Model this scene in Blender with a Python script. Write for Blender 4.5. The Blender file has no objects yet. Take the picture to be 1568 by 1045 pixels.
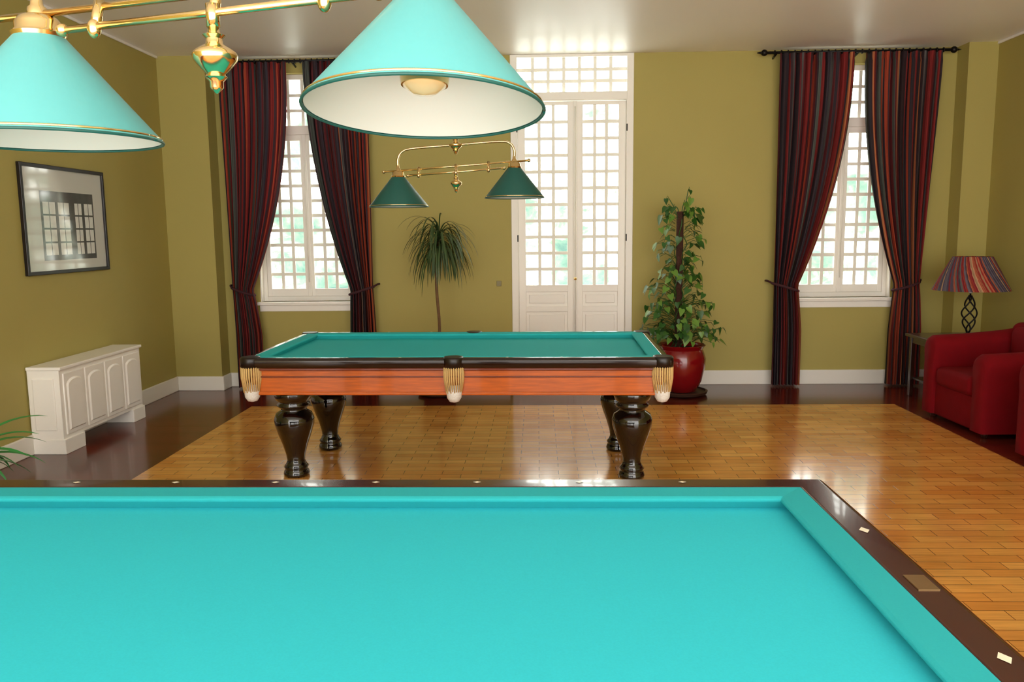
import bpy, bmesh, math, random
from mathutils import Matrix, Vector
random.seed(7)
scene=bpy.context.scene
try:
    scene.view_settings.view_transform='Standard'
    scene.view_settings.look='None'
except Exception as e: print(e)
pi=math.pi
# ---------------------------------------------------------------- materials
def C(r,g,b):
    def c(v):
        v/=255.0
        return v/12.92 if v<=.04045 else ((v+.055)/1.055)**2.4
    return (c(r),c(g),c(b),1)
def newmat(name):
    m=bpy.data.materials.new(name); m.use_nodes=True
    nt=m.node_tree; b=nt.nodes['Principled BSDF']
    return m,nt,b
def mat(name,col,rough=.5,metal=0,noise=0.0,nscale=8,bump=0,bscale=60,coat=0,sheen=0,spec=None,emit=None,es=0,stretch=(1,1,1),trans=0):
    m,nt,b=newmat(name)
    b.inputs['Base Color'].default_value=col
    b.inputs['Roughness'].default_value=rough
    b.inputs['Metallic'].default_value=metal
    b.inputs['Coat Weight'].default_value=coat
    b.inputs['Coat Roughness'].default_value=.05
    b.inputs['Sheen Weight'].default_value=sheen
    if spec is not None: b.inputs['Specular IOR Level'].default_value=spec
    if emit: 
        b.inputs['Emission Color'].default_value=emit; b.inputs['Emission Strength'].default_value=es
    tc=nt.nodes.new('ShaderNodeTexCoord'); mp=nt.nodes.new('ShaderNodeMapping')
    mp.inputs['Scale'].default_value=stretch
    nt.links.new(tc.outputs['Object'],mp.inputs['Vector'])
    if noise:
        n=nt.nodes.new('ShaderNodeTexNoise'); n.inputs['Scale'].default_value=nscale; n.inputs['Detail'].default_value=4
        nt.links.new(mp.outputs[0],n.inputs['Vector'])
        mx=nt.nodes.new('ShaderNodeMix'); mx.data_type='RGBA'
        mx.inputs['A'].default_value=tuple(c*(1-noise) for c in col[:3])+(1,)
        mx.inputs['B'].default_value=tuple(min(1,c*(1+noise)) for c in col[:3])+(1,)
        nt.links.new(n.outputs['Fac'],mx.inputs['Factor']); nt.links.new(mx.outputs['Result'],b.inputs['Base Color'])
    if bump:
        n2=nt.nodes.new('ShaderNodeTexNoise'); n2.inputs['Scale'].default_value=bscale; n2.inputs['Detail'].default_value=3
        nt.links.new(mp.outputs[0],n2.inputs['Vector'])
        bp=nt.nodes.new('ShaderNodeBump'); bp.inputs['Strength'].default_value=bump; bp.inputs['Distance'].default_value=.01
        nt.links.new(n2.outputs['Fac'],bp.inputs['Height']); nt.links.new(bp.outputs[0],b.inputs['Normal'])
    if trans:
        tr=nt.nodes.new('ShaderNodeBsdfTranslucent'); tr.inputs['Color'].default_value=col
        ms=nt.nodes.new('ShaderNodeMixShader'); ms.inputs[0].default_value=trans
        nt.links.new(b.outputs[0],ms.inputs[1]); nt.links.new(tr.outputs[0],ms.inputs[2])
        nt.links.new(ms.outputs[0],nt.nodes['Material Output'].inputs[0])
    return m
M={}
M['wall']=mat('olive_paint',C(178,165,94),.6,noise=.06,nscale=1.2,bump=.05,bscale=90,spec=.3)
M['ceil']=mat('ceiling_white',C(252,249,246),.42,noise=.03,nscale=1)
M['white']=mat('white_paint',C(252,248,240),.35)
M['muntin']=mat('muntin_white',C(252,249,240),.4,trans=.10)
M['trim']=mat('white_trim',C(244,240,230),.4)
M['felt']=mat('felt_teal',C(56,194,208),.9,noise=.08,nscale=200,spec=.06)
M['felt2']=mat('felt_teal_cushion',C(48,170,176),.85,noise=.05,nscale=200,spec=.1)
M['feltg']=mat('felt_turquoise',C(52,184,186),.85,noise=.05,nscale=150,spec=.1)
M['mahog']=mat('dark_mahogany',C(60,24,16),.22,noise=.4,nscale=14,coat=.3,stretch=(1,8,8))
M['rosew']=mat('dark_rail_lacquer',C(30,14,10),.18,noise=.3,nscale=12,coat=.5,stretch=(1,8,8))
M['orange']=mat('orange_mahogany',C(192,92,14),.28,noise=.5,nscale=7,coat=.2,stretch=(1,1,16),spec=.4)
M['orange_d']=mat('mahogany_moulding',C(116,44,8),.25,noise=.4,nscale=9,coat=.3,stretch=(1,1,14))
M['black']=mat('black_lacquer',C(12,8,8),.07,coat=.8)
M['iron']=mat('wrought_iron',C(28,24,24),.4,metal=.6)
M['brass']=mat('brass',C(236,208,150),.14,metal=1,noise=.04)
M['shade']=mat('shade_teal',C(86,166,166),.4,noise=.03,nscale=60,spec=.5,coat=.15)
M['shade_g']=mat('shade_green',C(24,84,76),.4,noise=.03,nscale=60,spec=.5)
M['shade_in']=mat('shade_ivory',C(212,208,198),.6)
M['bulb']=mat('bulb_glass',C(222,190,140),.06,emit=C(255,210,140),es=.1,coat=.6)
M['pearl']=mat('pearl_inlay',C(240,232,205),.3)
M['fringe']=mat('cream_fringe',C(216,180,116),.8,noise=.15,nscale=80)
M['net']=mat('white_net',C(235,230,222),.9,noise=.3,nscale=120)
M['leather']=mat('pocket_leather',C(24,14,12),.35)
M['red']=mat('red_velvet',C(118,8,18),.9,noise=.18,nscale=10,bump=.1,bscale=150,spec=.15)
M['pot']=mat('red_glazed_pot',C(130,14,20),.15,noise=.15,nscale=6,coat=.4)
M['basket']=mat('dark_pot',C(60,34,22),.6,noise=.3,nscale=30)
M['soil']=mat('soil',C(45,30,20),.95,noise=.4,nscale=40)
M['bark']=mat('bark',C(112,84,54),.85,noise=.3,nscale=40,bump=.5,bscale=60)
M['pole']=mat('moss_pole',C(70,40,28),.95,noise=.5,nscale=60,bump=.8,bscale=80)
M['leaf_d']=mat('dracaena_leaf',C(66,88,48),.45,noise=.4,nscale=8)
M['leaf_p']=mat('pothos_leaf',C(44,90,28),.4,noise=.5,nscale=9)
M['leaf_q']=mat('pothos_leaf_light',C(98,138,50),.4,noise=.3,nscale=9)
M['leaf_palm']=mat('palm_leaf',C(60,160,80),.35,noise=.3,nscale=6)
M['mat_board']=mat('picture_mat',C(218,220,212),.1,coat=.5)
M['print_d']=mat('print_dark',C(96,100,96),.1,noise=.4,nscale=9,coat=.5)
M['refl_l']=mat('painted_reflection',C(235,238,232),.1,noise=.15,nscale=22,coat=.5)  # pale colour painting the windows reflected in the picture glass
M['plaque']=mat('brass_plaque',C(150,120,80),.35,metal=.7)
M['walnut']=mat('walnut_table',C(54,30,20),.3,noise=.3,nscale=10,coat=.3)
M['tie']=mat('tieback_cloth',C(66,30,38),.9,noise=.3,nscale=60)
M['switch']=mat('switch_plate',C(134,122,72),.4)

def stripes(name,N,cols,rough=.85,trans=0):
    """cloth woven in many narrow vertical stripes: random colour per band along U"""
    m,nt,b=newmat(name)
    uv=nt.nodes.new('ShaderNodeUVMap'); uv.uv_map='UVMap'
    sp=nt.nodes.new('ShaderNodeSeparateXYZ'); nt.links.new(uv.outputs[0],sp.inputs[0])
    def layer(n,off):
        mu=nt.nodes.new('ShaderNodeMath'); mu.operation='MULTIPLY_ADD'; mu.inputs[1].default_value=n; mu.inputs[2].default_value=off
        nt.links.new(sp.outputs['X'],mu.inputs[0])
        fl=nt.nodes.new('ShaderNodeMath'); fl.operation='FLOOR'; nt.links.new(mu.outputs[0],fl.inputs[0])
        wn=nt.nodes.new('ShaderNodeTexWhiteNoise'); wn.noise_dimensions='1D'; nt.links.new(fl.outputs[0],wn.inputs['W'])
        return wn.outputs['Value']
    a=layer(N,0)
    cr=nt.nodes.new('ShaderNodeValToRGB'); cr.color_ramp.interpolation='CONSTANT'
    e=cr.color_ramp.elements
    e[0].position=0; e[0].color=cols[0][1]; e[1].position=cols[1][0]; e[1].color=cols[1][1]
    for p,c in cols[2:]:
        k=e.new(p); k.color=c
    nt.links.new(a,cr.inputs[0])
    v2=layer(N*3.3,7)
    mr=nt.nodes.new('ShaderNodeMapRange'); mr.inputs['To Min'].default_value=.65; mr.inputs['To Max'].default_value=1.3
    nt.links.new(v2,mr.inputs['Value'])
    vm=nt.nodes.new('ShaderNodeVectorMath'); vm.operation='SCALE'; nt.links.new(cr.outputs[0],vm.inputs[0]); nt.links.new(mr.outputs[0],vm.inputs['Scale'])
    nt.links.new(vm.outputs[0],b.inputs['Base Color'])
    b.inputs['Roughness'].default_value=rough; b.inputs['Specular IOR Level'].default_value=.2
    if trans:
        tr=nt.nodes.new('ShaderNodeBsdfTranslucent'); nt.links.new(vm.outputs[0],tr.inputs['Color'])
        ms=nt.nodes.new('ShaderNodeMixShader'); ms.inputs[0].default_value=trans
        nt.links.new(b.outputs[0],ms.inputs[1]); nt.links.new(tr.outputs[0],ms.inputs[2])
        nt.links.new(ms.outputs[0],nt.nodes['Material Output'].inputs[0])
    return m
SC=[(0,C(58,52,60)),(.12,C(54,40,44)),(.24,C(124,40,40)),(.42,C(80,84,80)),(.53,C(94,38,42)),(.68,C(160,66,46)),(.76,C(60,48,54)),(.86,C(90,86,86)),(.92,C(66,62,50)),(.96,C(176,104,68))]
M['curtain']=stripes('striped_curtain',74,SC,trans=.12)
SC2=[(0,C(84,74,94)),(.13,C(166,60,54)),(.33,C(112,104,116)),(.45,C(190,102,76)),(.6,C(94,80,92)),(.7,C(196,156,120)),(.78,C(146,50,56)),(.92,C(104,106,104))]
M['lampshade']=stripes('striped_lampshade',120,SC2,trans=.3)

def brickfloor(name,c1,c2,mort,bw,rh,rough,coat=.3,spec=.5):
    m,nt,b=newmat(name)
    tc=nt.nodes.new('ShaderNodeTexCoord')
    br=nt.nodes.new('ShaderNodeTexBrick'); br.inputs['Scale'].default_value=1
    br.inputs['Brick Width'].default_value=bw; br.inputs['Row Height'].default_value=rh
    br.inputs['Mortar Size'].default_value=.0022; br.inputs['Mortar Smooth'].default_value=.3; br.inputs['Bias'].default_value=0
    br.inputs['Color1'].default_value=c1; br.inputs['Color2'].default_value=c2; br.inputs['Mortar'].default_value=mort
    br.offset=.5
    nt.links.new(tc.outputs['Object'],br.inputs['Vector'])
    mp2=nt.nodes.new('ShaderNodeMapping'); mp2.inputs['Scale'].default_value=(3,40,1)
    nt.links.new(tc.outputs['Object'],mp2.inputs['Vector'])
    n=nt.nodes.new('ShaderNodeTexNoise'); n.inputs['Scale'].default_value=1.5; n.inputs['Detail'].default_value=5
    nt.links.new(mp2.outputs[0],n.inputs['Vector'])
    n3=nt.nodes.new('ShaderNodeTexNoise'); n3.inputs['Scale'].default_value=2.2; n3.inputs['Detail'].default_value=3
    nt.links.new(tc.outputs['Object'],n3.inputs['Vector'])
    ad=nt.nodes.new('ShaderNodeMath'); ad.operation='ADD'; nt.links.new(n.outputs['Fac'],ad.inputs[0]); nt.links.new(n3.outputs['Fac'],ad.inputs[1])
    mr=nt.nodes.new('ShaderNodeMapRange'); mr.inputs['From Min'].default_value=.6; mr.inputs['From Max'].default_value=1.4
    mr.inputs['To Min'].default_value=.75; mr.inputs['To Max'].default_value=1.22
    nt.links.new(ad.outputs[0],mr.inputs['Value'])
    vm=nt.nodes.new('ShaderNodeVectorMath'); vm.operation='SCALE'
    nt.links.new(br.outputs['Color'],vm.inputs[0]); nt.links.new(mr.outputs[0],vm.inputs['Scale'])
    nt.links.new(vm.outputs[0],b.inputs['Base Color'])
    b.inputs['Roughness'].default_value=rough; b.inputs['Coat Weight'].default_value=coat; b.inputs['Coat Roughness'].default_value=.08
    b.inputs['Specular IOR Level'].default_value=spec
    bp=nt.nodes.new('ShaderNodeBump'); bp.inputs['Strength'].default_value=.12; bp.inputs['Distance'].default_value=.004
    mm=nt.nodes.new('ShaderNodeMath'); mm.operation='MULTIPLY_ADD'; mm.inputs[1].default_value=-1; nt.links.new(br.outputs['Fac'],mm.inputs[0]); nt.links.new(n3.outputs['Fac'],mm.inputs[2])
    nt.links.new(mm.outputs[0],bp.inputs['Height']); nt.links.new(bp.outputs[0],b.inputs['Normal'])
    nt.links.new(bp.outputs[0],b.inputs['Coat Normal'])
    return m
M['parquet']=brickfloor('light_parquet',C(230,166,84),C(208,136,60),C(120,68,30),.26,.085,.16,.45)
M['parquet_d']=brickfloor('dark_parquet',C(106,36,20),C(76,24,14),C(30,11,7),.5,.085,.18,.1,.3)

# ---------------------------------------------------------------- mesh helpers
def empty(name,loc=(0,0,0),rz=0,rx=0):
    e=bpy.data.objects.new(name,None); e.empty_display_size=.1
    scene.collection.objects.link(e); e.location=loc; e.rotation_euler=(rx,0,rz); return e
def finish(name,bm,m,parent=None,smooth=False,bevel=0,seg=2,subd=0):
    me=bpy.data.meshes.new(name); bm.to_mesh(me); bm.free()
    o=bpy.data.objects.new(name,me); scene.collection.objects.link(o)
    for mm in (m if isinstance(m,list) else [m]): me.materials.append(mm)
    if smooth:
        for p in me.polygons: p.use_smooth=True
    if bevel:
        bv=o.modifiers.new('bevel','BEVEL'); bv.width=bevel; bv.segments=seg; bv.limit_method='ANGLE'; bv.angle_limit=math.radians(35)
        if seg>2:
            for p in me.polygons: p.use_smooth=True
            o.modifiers.new('wn','WEIGHTED_NORMAL')
    if subd:
        s=o.modifiers.new('sub','SUBSURF'); s.levels=subd; s.render_levels=subd
    if parent: o.parent=parent
    return o
def addbox(bm,x0,x1,y0,y1,z0,z1):
    v=[bm.verts.new((x,y,z)) for x in (x0,x1) for y in (y0,y1) for z in (z0,z1)]
    for f in ((0,1,3,2),(4,6,7,5),(0,4,5,1),(2,3,7,6),(0,2,6,4),(1,5,7,3)): bm.faces.new([v[i] for i in f])
def boxes(name,lst,m,parent=None,bevel=0,seg=2):
    bm=bmesh.new()
    for b in lst: addbox(bm,*b)
    bmesh.ops.recalc_face_normals(bm,faces=bm.faces)
    return finish(name,bm,m,parent,bevel=bevel,seg=seg)
def addlathe(bm,prof,n=40,c=(0,0,0),cap=True):
    rings=[]
    for r,z in prof:
        rings.append([bm.verts.new((c[0]+r*math.cos(2*pi*i/n),c[1]+r*math.sin(2*pi*i/n),c[2]+z)) for i in range(n)])
    for a,b in zip(rings,rings[1:]):
        for i in range(n): bm.faces.new((a[i],a[(i+1)%n],b[(i+1)%n],b[i]))
    if cap:
        if prof[0][0]>.0005: bm.faces.new(rings[0][::-1])
        if prof[-1][0]>.0005: bm.faces.new(rings[-1])
def lathe(name,prof,m,parent=None,n=40,c=(0,0,0),cap=True):
    bm=bmesh.new(); addlathe(bm,prof,n,c,cap)
    o=finish(name,bm,m,parent,smooth=True)
    es=o.modifiers.new('es','EDGE_SPLIT'); es.split_angle=math.radians(50)
    return o
def addsweep(bm,pts,r,n=8):
    pts=[Vector(p) for p in pts]; rings=[]
    rr=r if isinstance(r,(list,tuple)) else [r]*len(pts)
    up=None
    for i,p in enumerate(pts):
        t=(pts[min(i+1,len(pts)-1)]-pts[max(i-1,0)]).normalized()
        if up is None: up=Vector((0,0,1)) if abs(t.z)<.9 else Vector((1,0,0))
        s=t.cross(up).normalized(); u=s.cross(t).normalized(); up=u
        rings.append([bm.verts.new(p+(s*math.cos(2*pi*k/n)+u*math.sin(2*pi*k/n))*rr[i]) for k in range(n)])
    for a,b in zip(rings,rings[1:]):
        for i in range(n): bm.faces.new((a[i],a[(i+1)%n],b[(i+1)%n],b[i]))
    bm.faces.new(rings[0][::-1]); bm.faces.new(rings[-1])
def sweep(name,pts,r,m,parent=None,n=10):
    bm=bmesh.new(); addsweep(bm,pts,r,n); bmesh.ops.recalc_face_normals(bm,faces=bm.faces)
    return finish(name,bm,m,parent,smooth=True)
def smoothpts(pts,k=8):
    P=[Vector(p) for p in pts]; out=[]
    for i in range(len(P)-1):
        p0=P[max(i-1,0)];p1=P[i];p2=P[i+1];p3=P[min(i+2,len(P)-1)]
        for j in range(k):
            t=j/k
            out.append(.5*((2*p1)+(p2-p0)*t+(2*p0-5*p1+4*p2-p3)*t*t+(3*p1-p0-3*p2+p3)*t**3))
    out.append(P[-1]); return out
def ring(name,ox0,ox1,oy0,oy1,prof,m,parent=None,bevel=0,seg=2):
    """rectangular mitred frame; prof = [(inset,z)...] closed section"""
    bm=bmesh.new(); L=[]
    for ins,z in prof:
        L.append([bm.verts.new(p) for p in ((ox0+ins,oy0+ins,z),(ox1-ins,oy0+ins,z),(ox1-ins,oy1-ins,z),(ox0+ins,oy1-ins,z))])
    k=len(L)
    for j in range(k):
        a=L[j]; b=L[(j+1)%k]
        for i in range(4): bm.faces.new((a[i],a[(i+1)%4],b[(i+1)%4],b[i]))
    bmesh.ops.recalc_face_normals(bm,faces=bm.faces)
    return finish(name,bm,m,parent,bevel=bevel,seg=seg)

# ---------------------------------------------------------------- room shell
XL,XR,D,H,YB=-3.76,4.42,8.47,3.36,-1.6
bm=bmesh.new()
xs=[XL-.3,-2.70,3.257,XR+.3]; ys=[YB,-1.0,7.45,D+.35]
g=[[bm.verts.new((x,y,0)) for y in ys] for x in xs]
for i in range(3):
    for j in range(3):
        f=bm.faces.new((g[i][j],g[i+1][j],g[i+1][j+1],g[i][j+1])); f.material_index=1 if (i==1 and j==1) else 0
gb=[[bm.verts.new((x,y,-.15)) for y in (ys[0],ys[-1])] for x in (xs[0],xs[-1])]
bm.faces.new((gb[0][0],gb[0][1],gb[1][1],gb[1][0]))
finish('floor',bm,[M['parquet_d'],M['parquet']])
boxes('ceiling',[(XL-.3,XR+.3,YB,D+.35,H,H+.2)],M['ceil'])
boxes('wall_left',[(XL-.3,XL,YB,D+.3,0,H)],M['wall'])
boxes('wall_right',[(XR,XR+.3,YB,D+.3,0,H)],M['wall'])
WL=(-2.91,-1.91); WR=(2.60,3.60); DO=(-.27,.97); WZ=(.90,3.22)
boxes('wall_back',[(XL,WL[0],D,D+.3,0,H),(WL[0],WL[1],D,D+.3,0,WZ[0]),(WL[0],WL[1],D,D+.3,WZ[1],H),
    (WL[1],DO[0],D,D+.3,0,H),(DO[1],WR[0],D,D+.3,0,H),(WR[0],WR[1],D,D+.3,0,WZ[0]),(WR[0],WR[1],D,D+.3,WZ[1],H),(WR[1],XR,D,D+.3,0,H)],M['wall'])
boxes('wall_column_left',[(XL,-3.28,8.25,D,0,H)],M['wall'])
boxes('wall_column_right',[(4.14,XR,8.25,D,0,H)],M['wall'])
bh,bt=.15,.022
def bb(name,segs):
    boxes(name,[(x0,x1,y0,y1,0,bh) for x0,x1,y0,y1 in segs],M['trim'],bevel=.006)
bb('baseboard_back',[(-3.28,DO[0]-.03,D-bt,D),(DO[1]+.03,4.14,D-bt,D)])
bb('baseboard_left',[(XL,XL+bt,YB,8.25),(XL+bt,-3.28+bt,8.25-bt,8.25),(-3.28,-3.28+bt,8.25,D-bt)])
bb('baseboard_right',[(XR-bt,XR,YB,8.25),(4.14-bt,XR-bt,8.25-bt,8.25),(4.14-bt,4.14,8.25,D-bt)])
boxes('trim_1',[(XL,XL+.02,YB,8.25,H-.025,H),(XR-.02,XR,YB,8.25,H-.025,H)],M['ceil'],bevel=.008)

def grid(x0,x1,z0,z1,nc,nr,t,y0,y1):
    l=[]
    for i in range(1,nc):
        x=x0+(x1-x0)*i/nc; l.append((x-t/2,x+t/2,y0,y1,z0,z1))
    for j in range(1,nr):
        z=z0+(z1-z0)*j/nr; l.append((x0,x1,y0+.002,y1-.002,z-t/2,z+t/2))
    return l
MT=.032
def window(name,X):
    e=empty(name,(0,0,0)); x0,x1=X; z0,z1=WZ; yf=D+.10
    cx=(x0+x1)/2+.005
    boxes('frame',[(x0,x0+.05,yf-.02,yf+.06,z0,z1),(x1-.05,x1,yf-.02,yf+.06,z0,z1),(x0+.045,x1-.045,yf-.018,yf+.058,z0,z0+.05),(x0+.045,x1-.045,yf-.018,yf+.058,z1-.05,z1),
         (x0+.045,x1-.045,yf-.03,yf+.056,2.62,2.71)],M['white'],e,.004)
    boxes('reveal',[(x0,x0+.012,D,yf-.021,z0,z1),(x1-.012,x1,D,yf-.021,z0,z1)],M['white'],e)
    l=[]
    for a,b in ((x0+.051,cx-.004),(cx+.004,x1-.051)):
        l+=[(a,a+.045,yf-.01,yf+.035,z0+.051,2.619),(b-.045,b,yf-.01,yf+.035,z0+.051,2.619)]
        l+=[(a+.04,b-.04,yf-.008,yf+.033,z0+.051,z0+.13),(a+.04,b-.04,yf-.008,yf+.033,2.56,2.619)]
    boxes('casements',l,M['white'],e,.004)
    boxes('astragal',[(cx-.022,cx+.022,yf-.03,yf-.0105,z0+.051,2.619)],M['white'],e,.006)
    l=[]
    for a,b in ((x0+.095,cx-.049),(cx+.049,x1-.095)):
        l+=grid(a,b,z0+.13,2.56,3,10,MT,yf+.005,yf+.020)
    l+=grid(x0+.05,x1-.05,2.71,z1-.05,6,3,MT,yf+.005,yf+.020)
    boxes('muntins',l,M['muntin'],e)
    boxes('sill',[(x0-.03,x1+.03,D-.05,yf-.021,z0-.035,z0)],M['white'],e,.008)
    boxes('apron',[(x0-.01,x1+.01,D-.018,D,z0-.10,z0-.036)],M['white'],e,.004)
    sweep('cremone_bolt',[(cx,yf-.038,z0+.2),(cx,yf-.038,2.4)],.006,M['trim'],e,8)
window('window_1',WL); window('window_2',WR)
def door():
    e=empty('door_1'); x0,x1=DO; y=D+.03; cx=.385
    boxes('frame',[(x0,x0+.07,y-.045,y+.08,0,H-.001),(x1-.07,x1,y-.045,y+.08,0,H-.001),(x0+.065,x1-.065,y-.052,y+.078,2.91,2.99),(x0+.065,x1-.065,y-.043,y+.078,H-.03,H-.001)],M['white'],e,.005)
    l=[];mu=[];pn=[]
    for a,b in ((x0+.071,cx-.003),(cx+.003,x1-.071)):
        l+=[(a,a+.075,y,y+.045,.01,2.905),(b-.075,b,y,y+.045,.01,2.905)]
        for z0,z1 in ((2.87,2.905),(.98,1.05),(.77,.83),(.01,.16)): l.append((a+.07,b-.07,y+.002,y+.043,z0,z1))
        mu+=grid(a+.075,b-.075,1.05,2.87,3,11,MT,y+.012,y+.028)
        for z0,z1 in ((.83,.98),(.16,.77)):
            pn+=[(a+.07,b-.07,y+.02,y+.03,z0-.01,z1+.01),(a+.105,b-.105,y+.006,y+.025,z0+.03,z1-.03)]
    boxes('leaves',l,M['white'],e,.004); boxes('panels',pn,M['white'],e,.006)
    mu+=grid(x0+.07,x1-.07,2.99,H-.03,7,3,MT,y+.012,y+.028)
    boxes('muntins',mu,M['muntin'],e)
    boxes('astragal',[(cx-.02,cx+.02,y-.02,y-.0005,.01,2.905)],M['white'],e,.006)
    sweep('cremone_bolt',[(cx,y-.03,.3),(cx,y-.03,2.85)],.007,M['trim'],e,8)
    lathe('knob',[(.0,0),(.014,.005),(.018,.02),(.010,.03),(0,.034)],M['brass'],e,16,(cx,y-.045,1.10))
    hl=[]
    for z in (.4,1.5,2.6): hl+=[(x0+.06,x0+.072,y-.052,y-.04,z,z+.07),(x1-.072,x1-.06,y-.052,y-.04,z,z+.07)]
    boxes('hinges',hl,M['iron'],e,.003)
door()
boxes('light_switch',[(-.43,-.38,D-.010,D,1.045,1.10)],M['switch'],None,.003)

# ---------------------------------------------------------------- curtains
def curtain(parent,name,top,tie,bot,zt=3.30,ztie=1.03,zb=.02,y=D-.13,inner=1,folds=9,seed=0):
    NU,NV=190,76; bm=bmesh.new(); uvl=bm.loops.layers.uv.new('UVMap'); G=[]
    for j in range(NV+1):
        z=zt+(zb-zt)*j/NV
        if z>=ztie:
            t=(zt-z)/(zt-ztie)
            pi_,po=2.1,1.3
            if inner==1: a=top[0]+(tie[0]-top[0])*t**po; b=top[1]+(tie[1]-top[1])*t**pi_
            else: a=top[0]+(tie[0]-top[0])*t**pi_; b=top[1]+(tie[1]-top[1])*t**po
            amp=.05*(1-.3*t)
        else:
            t=(ztie-z)/(ztie-zb); s=min(1,t*2.2)**.7
            a=tie[0]+(bot[0]-tie[0])*s; b=tie[1]+(bot[1]-tie[1])*s; amp=.035+.012*t
        w=b-a; row=[]
        for i in range(NU+1):
            u=i/NU
            uu=u+.018*math.sin(u*9+seed)+.014*math.sin(u*23+seed*2)
            p=uu*folds*2*pi+.5*math.sin(z*1.3+seed+u*4)
            yy=y+amp*math.sin(p)+amp*.35*math.sin(2*p+1+z)
            xx=a+w*u+ (w/folds)*.18*math.cos(p)
            if j<2: yy=y+amp*.8*math.sin(p)
            row.append(bm.verts.new((xx,yy,z)))
        G.append(row)
    for j in range(NV):
        for i in range(NU):
            f=bm.faces.new((G[j][i],G[j][i+1],G[j+1][i+1],G[j+1][i])); f.smooth=True
            for lp,(ii,jj) in zip(f.loops,((i,j),(i+1,j),(i+1,j+1),(i,j+1))):
                lp[uvl].uv=(ii/NU+seed*1.37,jj/NV)
    finish(name,bm,M['curtain'],parent,smooth=True)
    cx=(tie[0]+tie[1])/2; rx=(tie[1]-tie[0])/2+.012; pts=[]
    side=-1 if inner==1 else 1
    for k in range(25):
        an=2*pi*k/24; pts.append((cx+rx*math.cos(an),y+.062*math.sin(an),ztie-.01+.04*side*math.cos(an)))
    bm=bmesh.new(); addsweep(bm,pts,.013,8); bmesh.ops.recalc_face_normals(bm,faces=bm.faces)
    finish(name+'_tieback',bm,M['tie'],parent,smooth=True)
    ex=cx+side*rx
    sweep(name+'_tie_hook',smoothpts([(ex,y,ztie+.03),(ex+side*.03,y+.04,ztie+.05),(ex+side*.035,D-.005,ztie+.05)]),.010,M['tie'],parent,8)
def rod(parent,x0,x1):
    y=D-.13;z=3.31
    bm=bmesh.new(); addsweep(bm,[(x0,y,z),(x1,y,z)],.014,10)
    for x in (x0,x1):
        bmesh.ops.create_uvsphere(bm,u_segments=14,v_segments=8,radius=.032,matrix=Matrix.Translation((x,y,z)))
        s=-1 if x==x0 else 1
        addsweep(bm,[(x,y,z),(x+s*.07,y,z)],[.02,.003],8)
    for x in (x0+.12,(x0+x1)/2,x1-.12):
        addsweep(bm,[(x,y,z-.005),(x,D,z-.03)],.01,8)
    n=26
    for k in range(n):
        x=x0+.1+(x1-x0-.2)*k/(n-1)
        bmesh.ops.create_cone(bm,segments=12,radius1=.024,radius2=.024,depth=.008,cap_ends=True,matrix=Matrix.Translation((x,y,z))@Matrix.Rotation(pi/2,4,'Y'))
    finish('curtain_rod',bm,M['iron'],parent,smooth=True)
c1=empty('striped_curtains')
rod(c1,-3.25,-1.62)
curtain(c1,'drape_a',(-3.20,-2.50),(-3.15,-2.94),(-3.14,-2.86),inner=1,seed=1)
curtain(c1,'drape_b',(-2.33,-1.70),(-1.93,-1.70),(-1.95,-1.68),inner=-1,seed=6)
c2=empty('striped_curtains')
rod(c2,2.22,4.04)
curtain(c2,'drape_a',(2.36,3.10),(2.38,2.62),(2.38,2.67),inner=1,seed=5)
curtain(c2,'drape_b',(3.20,3.92),(3.58,3.82),(3.54,3.86),inner=-1,seed=4)

# ---------------------------------------------------------------- near (carom) table
def table_near():
    e=empty('carom_billiard_table')
    X0,X1,Y0,Y1=-2.11,.935,.86,2.635
    ring('rail_wood',X0,X1,Y0,Y1,[(.012,.64),(0,.70),(0,.775),(.02,.79),(.108,.79),(.108,.64)],M['mahog'],e,bevel=.008,seg=3)
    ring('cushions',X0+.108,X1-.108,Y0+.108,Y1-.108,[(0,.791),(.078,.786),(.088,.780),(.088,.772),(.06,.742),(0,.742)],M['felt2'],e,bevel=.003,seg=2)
    boxes('bed',[(X0+.14,X1-.14,Y0+.14,Y1-.14,.70,.743)],M['felt'],e)
    ring('apron',X0+.05,X1-.05,Y0+.05,Y1-.05,[(0,.42),(0,.66),(.05,.66),(.05,.42)],M['mahog'],e,bevel=.006)
    ring('apron_moulding',X0+.035,X1-.035,Y0+.035,Y1-.035,[(0,.42),(0,.46),(.04,.46),(.04,.42)],M['mahog'],e,bevel=.008)
    bm=bmesh.new()
    def dia(x,y,a,b):
        z=.7912
        bm.faces.new([bm.verts.new(p) for p in ((x-a,y,z),(x,y-b,z),(x+a,y,z),(x,y+b,z))])
    for k in range(7):
        x=.463-.333*k
        dia(x,2.578,.014,.009)
        dia(x,.918,.014,.009)
    for y in (2.15,1.48,1.14): dia(.878,y,.014,.022)
    for y in (2.15,1.82,1.48,1.14): dia(-2.05,y,.014,.022)
    finish('diamond_inlays',bm,M['pearl'],e)
    boxes('maker_plaque',[(.852,.900,1.775,1.855,.7895,.7925)],M['plaque'],e)
    prof=[(.075,0),(.08,.03),(.06,.06),(.075,.09),(.085,.16),(.07,.24),(.1,.30),(.1,.34),(.085,.36),(.1,.42),(.1,.45)]
    bm=bmesh.new()
    for x in (X0+.2,-.59,X1-.2):
        for y in (Y0+.2,Y1-.2): addlathe(bm,prof,28,(x,y,0))
    finish('legs',bm,M['mahog'],e,smooth=True)
table_near()

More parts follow.
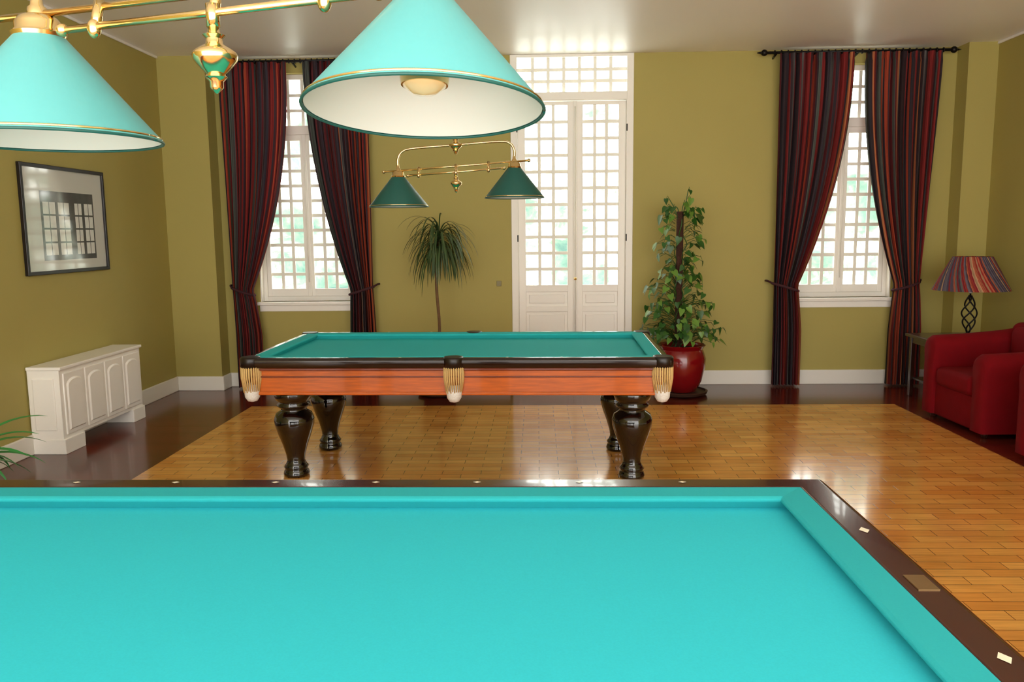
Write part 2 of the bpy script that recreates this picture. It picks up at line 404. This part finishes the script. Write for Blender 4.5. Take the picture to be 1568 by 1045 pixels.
# ---------------------------------------------------------------- far pool table
def table_far():
    e=empty('pool_table',(-.515,5.665,0),rz=math.radians(-1.3))
    hx,hy=1.345,.685
    ring('rail_wood',-hx,hx,-hy,hy,[(.01,.765),(0,.785),(0,.815),(.015,.83),(.05,.83),(.05,.765)],M['rosew'],e,bevel=.006,seg=3)
    ring('cushions',-hx+.05,hx-.05,-hy+.05,hy-.05,[(0,.832),(.075,.828),(.082,.822),(.082,.815),(.06,.785),(0,.785)],M['feltg'],e,bevel=.003)
    boxes('bed',[(-hx+.1,hx-.1,-hy+.1,hy-.1,.74,.79)],M['feltg'],e)
    i=.05
    ring('apron',-hx+i,hx-i,-hy+i,hy-i,[(0,.60),(0,.765),(.05,.765),(.05,.60)],M['orange'],e,bevel=.004)
    ring('apron_upper_moulding',-hx+i-.02,hx-i+.02,-hy+i-.02,hy-i+.02,[(0,.745),(0,.765),(.03,.765),(.03,.745)],M['orange_d'],e,bevel=.005)
    ring('apron_bead',-hx+i-.008,hx-i+.008,-hy+i-.008,hy-i+.008,[(0,.700),(0,.710),(.03,.710),(.03,.700)],M['orange_d'],e,bevel=.003)
    ring('apron_lower_moulding',-hx+i-.014,hx-i+.014,-hy+i-.014,hy-i+.014,[(0,.588),(0,.608),(.05,.608),(.05,.588)],M['orange'],e,bevel=.006)
    boxes('slate_frame',[(-hx+.1,hx-.1,-hy+.1,hy-.1,.62,.74)],M['rosew'],e)
    prof=[(.082,0),(.086,.02),(.078,.04),(.072,.05),(.082,.065),(.066,.085),(.058,.11),(.064,.15),(.084,.22),(.110,.29),(.128,.35),(.130,.39),(.118,.425),(.088,.445),(.080,.46),(.105,.475),(.108,.49),(.09,.505),(.112,.52),(.122,.545),(.122,.59)]
    bm=bmesh.new()
    for x in (-1.10,1.13):
        for y in (-.43,.26): addlathe(bm,prof,40,(x if y<0 else x*.965,y,0))
    finish('legs',bm,M['black'],e,smooth=True)
    pk=[(-hx+.05,-hy+.05),(0,-hy+.035),(hx-.05,-hy+.05),(-hx+.05,hy-.05),(0,hy-.035),(hx-.05,hy-.05)]
    bm=bmesh.new(); bl=bmesh.new(); bf=bmesh.new(); bn=bmesh.new()
    for (x,y) in pk:
        addlathe(bm,[(.0,.8335),(.046,.8335)],28,(x,y,0),cap=False)
        addlathe(bl,[(.046,.8340),(.058,.8345),(.066,.825),(.066,.768),(.05,.765)],28,(x,y,0),cap=False)
        n=26
        for k in range(n):
            an=2*pi*k/n
            px,py=x+.061*math.cos(an),y+.061*math.sin(an)
            qx,qy=x+.050*math.cos(an+.08),y+.050*math.sin(an+.08)
            addsweep(bf,[(px,py,.772),(px,py,.70),(qx,qy,.615+.01*math.sin(k*3))],[.006,.0055,.0035],6)
        addlathe(bn,[(.046,.66),(.050,.615),(.046,.575),(.03,.550),(0,.542)],20,(x,y,0),cap=False)
    finish('pocket_holes',bm,M['leather'],e); finish('pocket_leather',bl,M['leather'],e,smooth=True)
    finish('pocket_fringes',bf,M['fringe'],e,smooth=True); finish('pocket_nets',bn,M['net'],e,smooth=True)
    bm=bmesh.new()
    for k in range(1,8):
        x=-hx+2*hx*k/8
        if k==4: continue
        for y in (-hy+.032,hy-.032):
            bm.faces.new([bm.verts.new(p) for p in ((x-.012,y,.8312),(x,y-.008,.8312),(x+.012,y,.8312),(x,y+.008,.8312))])
    finish('diamond_inlays',bm,M['pearl'],e)
table_far()

# ---------------------------------------------------------------- lamps
def shade(parent,name,c,R,Hh,m,tilt=(0,0),r0=.042):
    g=bpy.data.objects.new(name,None); scene.collection.objects.link(g); g.parent=parent; g.location=c; g.rotation_euler=(tilt[0],tilt[1],0)
    lathe('cone',[(R,0),(R*.999,.003),(r0,Hh)],m,g,72,cap=False)
    lathe('lining',[(R-.004,.001),(r0-.003,Hh-.003)],M['shade_in'],g,72,cap=False)
    bm=bmesh.new(); n=72
    addsweep(bm,[(R*math.cos(2*pi*k/n),R*math.sin(2*pi*k/n),-.001) for k in range(n+1)],.0028,8)
    finish('rim_edge',bm,M['shade_g'],g,smooth=True)
    bm=bmesh.new(); k2=R-.005; zz=.005*Hh/(R-r0)
    addsweep(bm,[((k2+.002)*math.cos(2*pi*k/n),(k2+.002)*math.sin(2*pi*k/n),zz) for k in range(n+1)],.0026,8)
    finish('rim_trim',bm,M['brass'],g,smooth=True)
    lathe('cap',[(r0+.004,Hh-.006),(r0+.007,Hh+.002),(r0,Hh+.008),(r0*.97,Hh+.022),(r0*.8,Hh+.032),(r0*.45,Hh+.038),(r0*.4,Hh+.05),(.012,Hh+.054),(.009,Hh+.075)],M['brass'],g,36)
    lathe('bulb_socket',[(.018,Hh-.01),(.018,Hh-.09),(.012,Hh-.095)],M['brass'],g,20)
    k=-.021
    lathe('bulb',[(.012,Hh-.070+k),(.022,Hh-.085+k),(.037,Hh-.104+k),(.041,Hh-.120+k),(.037,Hh-.136+k),(.02,Hh-.148+k),(0,Hh-.151+k)],M['bulb'],g,28)
    lathe('bulb_reflector_ring',[(.0375,Hh-.134+k),(.041,Hh-.134+k),(.043,Hh-.122+k),(.041,Hh-.112+k),(.038,Hh-.112+k)],M['brass'],g,28,cap=False)
    return g
def fixture(name,A,B,R,Hh,m,arch,tA=(0,0),tB=(0,0),ztop=H):
    e=empty(name); A=Vector(A);B=Vector(B)
    shade(e,'shade_a',A,R,Hh,m,tA); shade(e,'shade_b',B,R,Hh,m,tB)
    a=A+Vector((0,0,Hh+.06)); b=B+Vector((0,0,Hh+.06)); d=(b-a); dn=d.normalized(); side=Vector((dn.y,-dn.x,0))
    up=Vector((0,0,1)); mid=(a+b)/2
    P=[a,a+up*(arch*.45),a+up*arch*.85+dn*.03,a+up*arch+dn*.11,mid+up*arch,b+up*arch-dn*.11,b+up*arch*.85-dn*.03,b+up*(arch*.45),b]
    sweep('arch_tube',smoothpts(P,8),.0085,M['brass'],e,12)
    sweep('lower_bar',[a-dn*.10-up*.022,b+dn*.10-up*.022],.007,M['brass'],e,12)
    b0=a+dn*.07+side*.02-up*.062; b1=b-dn*.07+side*.02-up*.062
    sweep('front_bar',[b0,b1],.007,M['brass'],e,12)
    bm=bmesh.new()
    for q in (a-dn*.10-up*.022,b+dn*.10-up*.022,b0,b1):
        bmesh.ops.create_uvsphere(bm,u_segments=16,v_segments=10,radius=.012,matrix=Matrix.Translation(q))
    for t in (.18,.5,.78):
        q=a+d*t-up*.022; q2=a+d*t+side*.02-up*.062
        addsweep(bm,[q+up*.012,q2-up*.012],.010,10)
        bmesh.ops.create_uvsphere(bm,u_segments=16,v_segments=10,radius=.0125,matrix=Matrix.Translation(q2-up*.004)@Matrix.Diagonal((1,1,1.4,1)))
    finish('bar_collars',bm,M['brass'],e,smooth=True)
    orn=[(0,.06),(.008,.055),(.012,.04),(.02,.036),(.014,.03),(.016,.02),(.03,.012),(.038,.006),(.040,0),(.038,-.008),(.026,-.022),(.016,-.032),(.02,-.037),(.012,-.045),(.012,-.055),(.004,-.064),(0,-.066)]
    q=a+d*.5+side*.02-up*.062-up*.075
    lathe('finial',orn,M['brass'],e,32,tuple(q))
    sweep('finial_stem',[q+up*.05,q+up*.09],.012,M['brass'],e,12)
    q=mid+up*arch
    lathe('centre_boss',[(r*1.15,z) for r,z in orn],M['brass'],e,32,tuple(q))
    sweep('hanging_rod',[q+up*.03,(q.x,q.y,ztop)],.007,M['brass'],e,12)
    lathe('ceiling_rose',[(.012,-.06),(.03,-.05),(.055,-.02),(.06,0)],M['brass'],e,32,(q.x,q.y,ztop))
fixture('billiard_pendant_light',(-.953,1.60,1.787),(-.195,1.45,1.812),.208,.197,M['shade'],.16,tB=(math.radians(-6.5),math.radians(.8)))
fixture('billiard_pendant_light',(-.955,5.68,1.783),(-.157,5.68,1.835),.203,.205,M['shade_g'],.12)

# ---------------------------------------------------------------- radiator cover
def radiator():
    e=empty('radiator_cover',(-3.75,6.39,0)); w=.25; hy=.61
    boxes('body',[(.0,w-.01,-hy,hy,.11,.63)],M['white'],e,.004)
    boxes('top',[(.0,w+.008,-hy-.012,hy+.012,.63,.655)],M['white'],e,.006)
    boxes('plinth',[(.0,w+.004,-hy-.006,-hy+.26,.0,.112),(.0,w+.004,hy-.2,hy+.006,.0,.112)],M['white'],e,.004)
    l=[]; n=4; a=-hy+.03
    for k in range(n):
        y0=a+k*(2*hy-.06)/n+.012; y1=a+(k+1)*(2*hy-.06)/n-.012
        l+=[(w-.012,w,y0,y1,.14,.60)]
    boxes('door_panels',l,M['white'],e,.004)
    bm=bmesh.new()
    for k in range(n):
        y0=a+k*(2*hy-.06)/n+.05; y1=a+(k+1)*(2*hy-.06)/n-.05
        vs=[(y0,.18),(y1,.18)]+[( (y0+y1)/2+(y1-y0)/2*math.cos(t*pi/10), .50+.045*math.sin(t*pi/10)) for t in range(11)]
        fr=[bm.verts.new((w+.010,y,z)) for y,z in vs]
        bk=[bm.verts.new((w-.002,(y-(y0+y1)/2)*1.14+(y0+y1)/2,(z-.35)*1.08+.35)) for y,z in vs]
        bm.faces.new(fr); m_=len(vs)
        for i in range(m_): bm.faces.new((fr[i],bk[i],bk[(i+1)%m_],fr[(i+1)%m_]))
    bmesh.ops.recalc_face_normals(bm,faces=bm.faces)
    finish('raised_arches',bm,M['white'],e)
    boxes('side_panel',[(.04,w-.05,-hy-.012,-hy+.002,.18,.57)],M['white'],e,.006)
radiator()

# ---------------------------------------------------------------- picture
def picture():
    e=empty('framed_picture',(XL,6.46,1.73)); hy,hz=.575,.415
    f=.028
    boxes('frame',[(0,.03,-hy,hy,hz-f,hz),(0,.03,-hy,hy,-hz,-hz+f),(0,.0298,-hy+.0003,-hy+f,-hz+.001,hz-.001),(0,.0298,hy-f,hy-.0003,-hz+.001,hz-.001)],M['leather'],e,.004)
    boxes('mat_board',[(0,.012,-hy+f,hy-f,-hz+f,hz-f)],M['mat_board'],e)
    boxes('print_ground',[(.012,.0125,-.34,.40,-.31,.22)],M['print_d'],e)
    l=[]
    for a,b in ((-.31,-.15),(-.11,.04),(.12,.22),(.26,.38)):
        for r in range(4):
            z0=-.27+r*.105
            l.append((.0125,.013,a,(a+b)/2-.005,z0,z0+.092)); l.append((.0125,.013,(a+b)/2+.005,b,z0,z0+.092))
    boxes('reflected_windows',l,M['refl_l'],e)  # bright panes: window reflection in the glass, painted as flat rectangles
picture()

# ---------------------------------------------------------------- armchairs (face -X)
def rbox(name,x0,x1,y0,y1,z0,z1,bev,parent,m):
    bm=bmesh.new(); addbox(bm,x0,x1,y0,y1,z0,z1); bmesh.ops.recalc_face_normals(bm,faces=bm.faces)
    bmesh.ops.bevel(bm,geom=bm.edges[:],offset=bev,segments=5,profile=.5,affect='EDGES')
    return finish(name,bm,m,parent,smooth=True)
def arm(parent,name,y0,y1,top,m):
    bm=bmesh.new(); rings=[]; n=10
    yc=(y0+y1)/2; hw=(y1-y0)/2
    for x,sc,dz in ((0.0,.80,-.03),(.012,.93,-.012),(.04,1,0),(.3,1,.01),(.6,1,.035),(.86,1,.07),(.90,.95,.06)):
        sec=[(yc-hw*.85*sc,.04),(yc-hw*.85*sc,top-.20+dz)]
        for k in range(n+1):
            an=pi-k*pi/n
            sec.append((yc+hw*1.0*sc*math.cos(an),top-.095+dz+.095*sc*math.sin(an)))
        sec+=[(yc+hw*.85*sc,top-.20+dz),(yc+hw*.85*sc,.04)]
        rings.append([bm.verts.new((x,y,z)) for y,z in sec])
    for a,b in zip(rings,rings[1:]):
        k=len(a)
        for i in range(k): bm.faces.new((a[i],a[(i+1)%k],b[(i+1)%k],b[i]))
    bm.faces.new(rings[0]); bm.faces.new(rings[-1][::-1]); bmesh.ops.recalc_face_normals(bm,faces=bm.faces)
    o=finish(name,bm,m,parent,smooth=True)
    es=o.modifiers.new('es','EDGE_SPLIT'); es.split_angle=math.radians(60)
def armchair(loc,rz=0):
    e=empty('red_armchair',loc,rz=rz); m=M['red']; hw=.47
    arm(e,'arm_left',-hw,-hw+.20,.645,m); arm(e,'arm_right',hw-.20,hw,.70,m)
    rbox('base',.03,.88,-hw+.12,hw-.12,.03,.30,.02,e,m)
    rbox('seat_cushion',.0,.70,-hw+.205,hw-.205,.29,.45,.05,e,m)
    rbox('back',.70,.93,-hw+.04,hw-.04,.12,.80,.07,e,m)
    rbox('back_cushion',.60,.76,-hw+.21,hw-.21,.42,.78,.06,e,m)
    bm=bmesh.new()
    for x in (.07,.83):
        for y in (-hw+.09,hw-.09): addlathe(bm,[(.02,0),(.028,.05)],16,(x,y,0))
    finish('feet',bm,M['walnut'],e,smooth=True)
armchair((3.33,6.60,0),math.radians(2)); armchair((3.33,5.22,0),math.radians(1))

# ---------------------------------------------------------------- side table + lamp
def sidetable():
    e=empty('side_table',(3.93,7.62,0))
    boxes('top',[(-.40,.42,-.30,.30,.57,.60)],M['walnut'],e,.008)
    boxes('frieze',[(-.36,.38,-.26,.26,.51,.57)],M['walnut'],e,.004)
    boxes('legs',[(x,x+.04,y,y+.04,0,.57) for x in (-.37,.34) for y in (-.27,.22)],M['walnut'],e,.004)
    boxes('lower_shelf',[(-.34,.36,-.24,.24,.16,.18)],M['walnut'],e,.004)
sidetable()
def tablelamp():
    e=empty('table_lamp',(3.97,7.62,.60))
    lathe('foot',[(.09,0),(.09,.012),(.05,.022),(.015,.035),(.012,.05)],M['iron'],e,32)
    bm=bmesh.new()
    for s in range(4):
        pts=[]
        for k in range(33):
            t=k/32; an=2*pi*s/4+t*pi*1.6; r=.012+.058*math.sin(pi*t)**1.0*(1.0-.25*t)
            pts.append((r*math.cos(an),r*math.sin(an),.04+.34*t))
        addsweep(bm,pts,.007,8)
    addsweep(bm,[(0,0,.36),(0,0,.66)],.008,8)
    for an in (0,2*pi/3,4*pi/3): addsweep(bm,[(0,0,.70),(.165*math.cos(an),.165*math.sin(an),.70)],.003,6)
    addsweep(bm,[(0,0,.64),(0,0,.71)],.006,8)
    finish('twisted_stem',bm,M['iron'],e,smooth=True)
    bm=bmesh.new(); uvl=bm.loops.layers.uv.new('UVMap'); n=64
    R0,R1,z0,z1=.325,.165,.43,.735
    lo=[bm.verts.new((R0*math.cos(2*pi*i/n),R0*math.sin(2*pi*i/n),z0)) for i in range(n)]
    hi=[bm.verts.new((R1*math.cos(2*pi*i/n),R1*math.sin(2*pi*i/n),z1)) for i in range(n)]
    for i in range(n):
        f=bm.faces.new((lo[i],lo[(i+1)%n],hi[(i+1)%n],hi[i]))
        for lp,(u,v) in zip(f.loops,((i,0),(i+1,0),(i+1,1),(i,1))): lp[uvl].uv=(u/n+.06*v,v)
    finish('shade',bm,M['lampshade'],e,smooth=True)
    lathe('bulb',[(.012,.40),(.03,.45),(.034,.48),(.02,.51),(0,.515)],M['shade_in'],e,20)
tablelamp()

# ---------------------------------------------------------------- plants
def strip(bm,p0,dirv,L,w,droop,n=9,fold=.25):
    p=Vector(p0); d=Vector(dirv).normalized(); prev=None
    for i in range(n+1):
        t=i/n; ww=w*(math.sin(pi*min(1,.12+t*.88))**.6) if t<1 else .0005
        s=d.cross(Vector((0,0,1)))
        if s.length<.05: s=Vector((1,0,0))
        s.normalize(); u=s.cross(d)
        a=bm.verts.new(p+s*ww+u*ww*fold); c=bm.verts.new(p); b=bm.verts.new(p-s*ww+u*ww*fold)
        if prev:
            bm.faces.new((prev[0],prev[1],c,a)); bm.faces.new((prev[1],prev[2],b,c))
        prev=(a,c,b); p=p+d*(L/n); d=(d+Vector((0,0,-droop/n))).normalized()
def dracaena():
    e=empty('potted_dracaena',(-.99,8.0,0)); rnd=random.Random(3)
    lathe('pot',[(.13,0),(.15,.02),(.185,.30),(.20,.32),(.20,.36),(.18,.36),(.175,.32)],M['basket'],e,36)
    lathe('saucer',[(.16,0),(.21,.015),(.215,.03),(.2,.03)],M['basket'],e,36)
    lathe('soil',[(.178,.33),(0,.335)],M['soil'],e,30,cap=False)
    sweep('trunk',smoothpts([(0,0,.3),(.012,0,.7),(-.008,0,1.1),(.02,0,1.45),(.03,0,1.56)]),.015,M['bark'],e,12)
    bm=bmesh.new()
    for k in range(190):
        z=1.40+.20*rnd.random(); az=rnd.uniform(0,2*pi); el=rnd.uniform(.1,1.35) if z>1.5 else rnd.uniform(-.1,.9)
        d=(math.cos(az)*math.cos(el),math.sin(az)*math.cos(el),math.sin(el))
        strip(bm,(.03,0,z),d,rnd.uniform(.36,.56),rnd.uniform(.006,.009),rnd.uniform(2.6,4.6),n=12)
    finish('leaves',bm,M['leaf_d'],e,smooth=True)
dracaena()
def heart(bm,p,nrm,upv,s,mi):
    nrm=Vector(nrm).normalized(); u=Vector(upv)-nrm*Vector(upv).dot(nrm); u.normalize(); r=u.cross(nrm)
    out=[(0,.0),(.18,.12),(.34,.10),(.41,-.08),(.36,-.32),(.2,-.62),(0,-.98)]
    c=[bm.verts.new(Vector(p)+u*(y*s)-nrm*(.10*s*(y*y))) for y in (0,-.3,-.65)]
    def V(x,y): return bm.verts.new(Vector(p)+r*(x*s)+u*(y*s)+nrm*(.16*s*abs(x)-.10*s*y*y))
    tip=V(0,-.98)
    for sg in (1,-1):
        q=[V(sg*x,y) for x,y in out[1:-1]]
        for f in [(c[0],q[0],q[1],q[2]),(c[0],q[2],c[1]),(c[1],q[2],q[3]),(c[1],q[3],q[4],c[2]),(c[2],q[4],tip)]:
            ff=bm.faces.new(f if sg==1 else f[::-1]); ff.material_index=mi
def pothos():
    e=empty('potted_pothos',(1.40,7.97,0)); rnd=random.Random(11)
    lathe('pot',[(.13,.03),(.15,.04),(.20,.14),(.232,.28),(.238,.36),(.215,.43),(.205,.45),(.225,.48),(.235,.49),(.225,.495),(.205,.48),(.195,.44)],M['pot'],e,48)
    lathe('saucer',[(.20,0),(.25,.015),(.26,.04),(.24,.045),(.235,.03),(0,.03)],M['basket'],e,40)
    lathe('soil',[(.20,.45),(0,.455)],M['soil'],e,30,cap=False)
    sweep('moss_pole',[(-.03,.02,.4),(-.03,.02,1.78)],.034,M['pole'],e,14)
    bs=bmesh.new(); bm=bmesh.new()
    for v in range(5):
        ph=v*2*pi/5; pts=[]
        for k in range(40):
            t=k/39; r=.05+.02*math.sin(k*.9+v); pts.append((-.03+r*math.cos(ph+t*5),.02+r*math.sin(ph+t*5),.46+1.25*t*(1-.12*v)))
        addsweep(bs,pts,.005,6)
    def leaf(b,o,s):
        tipp=Vector(b)+Vector(o); midp=Vector(b)+Vector(o)*.6+Vector((0,0,.03))
        addsweep(bs,[b,midp,tipp],.0025,5)
        n=Vector((o[0],o[1],0)).normalized()*.8+Vector((rnd.uniform(-.6,.6),rnd.uniform(-.5,.1)-.2,rnd.uniform(.0,1.2)))
        heart(bm,tipp,n,(rnd.uniform(-.8,.8),rnd.uniform(-.3,.3),1),s,0 if rnd.random()<.62 else 1)
    for k in range(235):
        t=rnd.random()**1.6; z=.52+.72*t
        spread=.29*(1-t)**.5+.08; az=rnd.uniform(0,2*pi); l=rnd.uniform(.3,1)*spread
        leaf((-.03+.05*math.cos(az),.02+.05*math.sin(az),z),(l*math.cos(az),l*math.sin(az),rnd.uniform(.0,.10)),rnd.uniform(.055,.088))
    for k in range(66):
        t=rnd.random(); z=1.22+.56*t
        az=rnd.choice((0,pi))+rnd.gauss(0,.75); l=rnd.uniform(.06,.19)
        leaf((-.03+.05*math.cos(az),.02+.05*math.sin(az),z),(l*math.cos(az),l*math.sin(az),rnd.uniform(-.04,.06)),rnd.uniform(.055,.09))
    for k in range(16):
        az=rnd.uniform(0,2*pi); l=rnd.uniform(.22,.30)
        leaf((.1*math.cos(az),.1*math.sin(az),.52),(l*math.cos(az),l*math.sin(az),rnd.uniform(.06,.16)),rnd.uniform(.06,.085))
    for (x,z,dx) in ((.04,1.98,.05),(-.14,1.90,-.10),(.10,1.80,.08),(-.08,1.82,-.08),(.0,1.86,.03)):
        addsweep(bs,smoothpts([(-.03,.02,1.65),((x-.03)/2,0,1.80),(x,0,z)]),.0045,6)
        leaf((x,0,z),(dx*.3,-.01,.0),.09 if z<1.9 else .06); leaf((x*.8,0,z-.08),(dx*.6,-.03,.0),.08)
    leaf((.0,0,1.75),(.12,-.03,.0),.14); leaf((.0,0,1.74),(.15,.01,-.05),.10); leaf((-.02,0,1.7),(-.2,-.02,.04),.10)
    finish('vines',bs,M['leaf_p'],e,smooth=True); finish('leaves',bm,[M['leaf_p'],M['leaf_q']],e,smooth=True)
pothos()
def palm():
    e=empty('potted_palm',(-3.36,4.45,0)); rnd=random.Random(5)
    lathe('pot',[(.12,0),(.17,.28),(.19,.30),(.17,.30),(.16,.27)],M['basket'],e,32)
    lathe('soil',[(.165,.27),(0,.275)],M['soil'],e,24,cap=False)
    bm=bmesh.new()
    for k in range(26):
        az=rnd.uniform(0,2*pi); el=rnd.uniform(.5,1.4)
        d=(math.cos(az)*math.cos(el),math.sin(az)*math.cos(el),math.sin(el))
        L=rnd.uniform(.32,.44)
        if math.cos(az)<-.3: L*=.6
        strip(bm,(0,0,.27),d,L,.022,rnd.uniform(1.2,2.4),n=10)
    for az,el,L in ((.75,1.0,.60),(.95,.75,.56),(.55,.6,.50),(.35,.95,.52),(.85,.4,.44),(.1,.8,.46)):
        strip(bm,(0,0,.27),(math.cos(az)*math.cos(el),math.sin(az)*math.cos(el),math.sin(el)),L,.028,1.5,n=12)
    finish('leaves',bm,M['leaf_palm'],e,smooth=True)
palm()

# ---------------------------------------------------------------- outside: garden hedge + terrace
HEDGE=11.0
def hedge():
    m,nt,b=newmat('glowing_foliage')  # foliage emits its own light, standing in for daylight on it
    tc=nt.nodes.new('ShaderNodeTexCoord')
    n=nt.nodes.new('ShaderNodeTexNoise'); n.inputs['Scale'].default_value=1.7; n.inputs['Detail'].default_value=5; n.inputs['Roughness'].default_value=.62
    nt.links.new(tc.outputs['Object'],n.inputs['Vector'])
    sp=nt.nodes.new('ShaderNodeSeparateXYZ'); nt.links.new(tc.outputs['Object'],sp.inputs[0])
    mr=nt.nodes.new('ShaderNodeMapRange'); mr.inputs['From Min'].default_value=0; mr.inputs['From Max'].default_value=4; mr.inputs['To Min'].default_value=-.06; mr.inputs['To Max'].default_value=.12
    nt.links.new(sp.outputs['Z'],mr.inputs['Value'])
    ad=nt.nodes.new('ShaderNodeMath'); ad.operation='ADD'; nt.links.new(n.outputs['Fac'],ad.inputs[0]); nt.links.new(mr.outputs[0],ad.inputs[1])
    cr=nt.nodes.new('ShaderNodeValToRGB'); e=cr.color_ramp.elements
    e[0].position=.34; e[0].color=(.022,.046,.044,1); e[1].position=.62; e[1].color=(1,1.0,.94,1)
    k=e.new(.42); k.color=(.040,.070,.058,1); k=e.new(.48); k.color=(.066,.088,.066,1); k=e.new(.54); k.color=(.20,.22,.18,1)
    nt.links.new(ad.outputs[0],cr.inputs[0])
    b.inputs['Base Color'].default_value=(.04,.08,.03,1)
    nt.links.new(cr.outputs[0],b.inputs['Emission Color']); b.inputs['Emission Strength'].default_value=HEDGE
    bm=bmesh.new(); NX,NZ=90,50; G=[]
    rnd=random.Random(2)
    for i in range(NX+1):
        G.append([bm.verts.new((-14+28*i/NX,11.3+.5*math.sin(i*.9)*math.cos(j*.7)+.25*rnd.random(),-1+8*j/NZ)) for j in range(NZ+1)])
    for i in range(NX):
        for j in range(NZ): bm.faces.new((G[i][j],G[i+1][j],G[i+1][j+1],G[i][j+1]))
    finish('garden_hedge',bm,m,None,smooth=True)
hedge()
boxes('terrace_ground',[(-14,14,D+.3,12.5,-.3,-.12)],mat('terrace_stone',C(200,190,170),.8,noise=.1),None)

# ---------------------------------------------------------------- world
w=bpy.data.worlds.new('sky'); scene.world=w; w.use_nodes=True
bg=w.node_tree.nodes['Background']; bg.inputs[0].default_value=(1,.965,.91,1); bg.inputs[1].default_value=5.1

# ---------------------------------------------------------------- camera
cam=bpy.data.cameras.new('camera'); co=bpy.data.objects.new('camera',cam); scene.collection.objects.link(co)
cam.sensor_width=36; cam.lens=1250/1568*36; cam.clip_start=.05
R=Matrix.Rotation(math.radians(1.87),3,'Z')@Matrix.Rotation(math.radians(90-7.6),3,'X')@Matrix.Rotation(math.radians(-.6),3,'Z')
co.matrix_world=Matrix.Translation((0,0,1.6))@R.to_4x4()
scene.camera=co
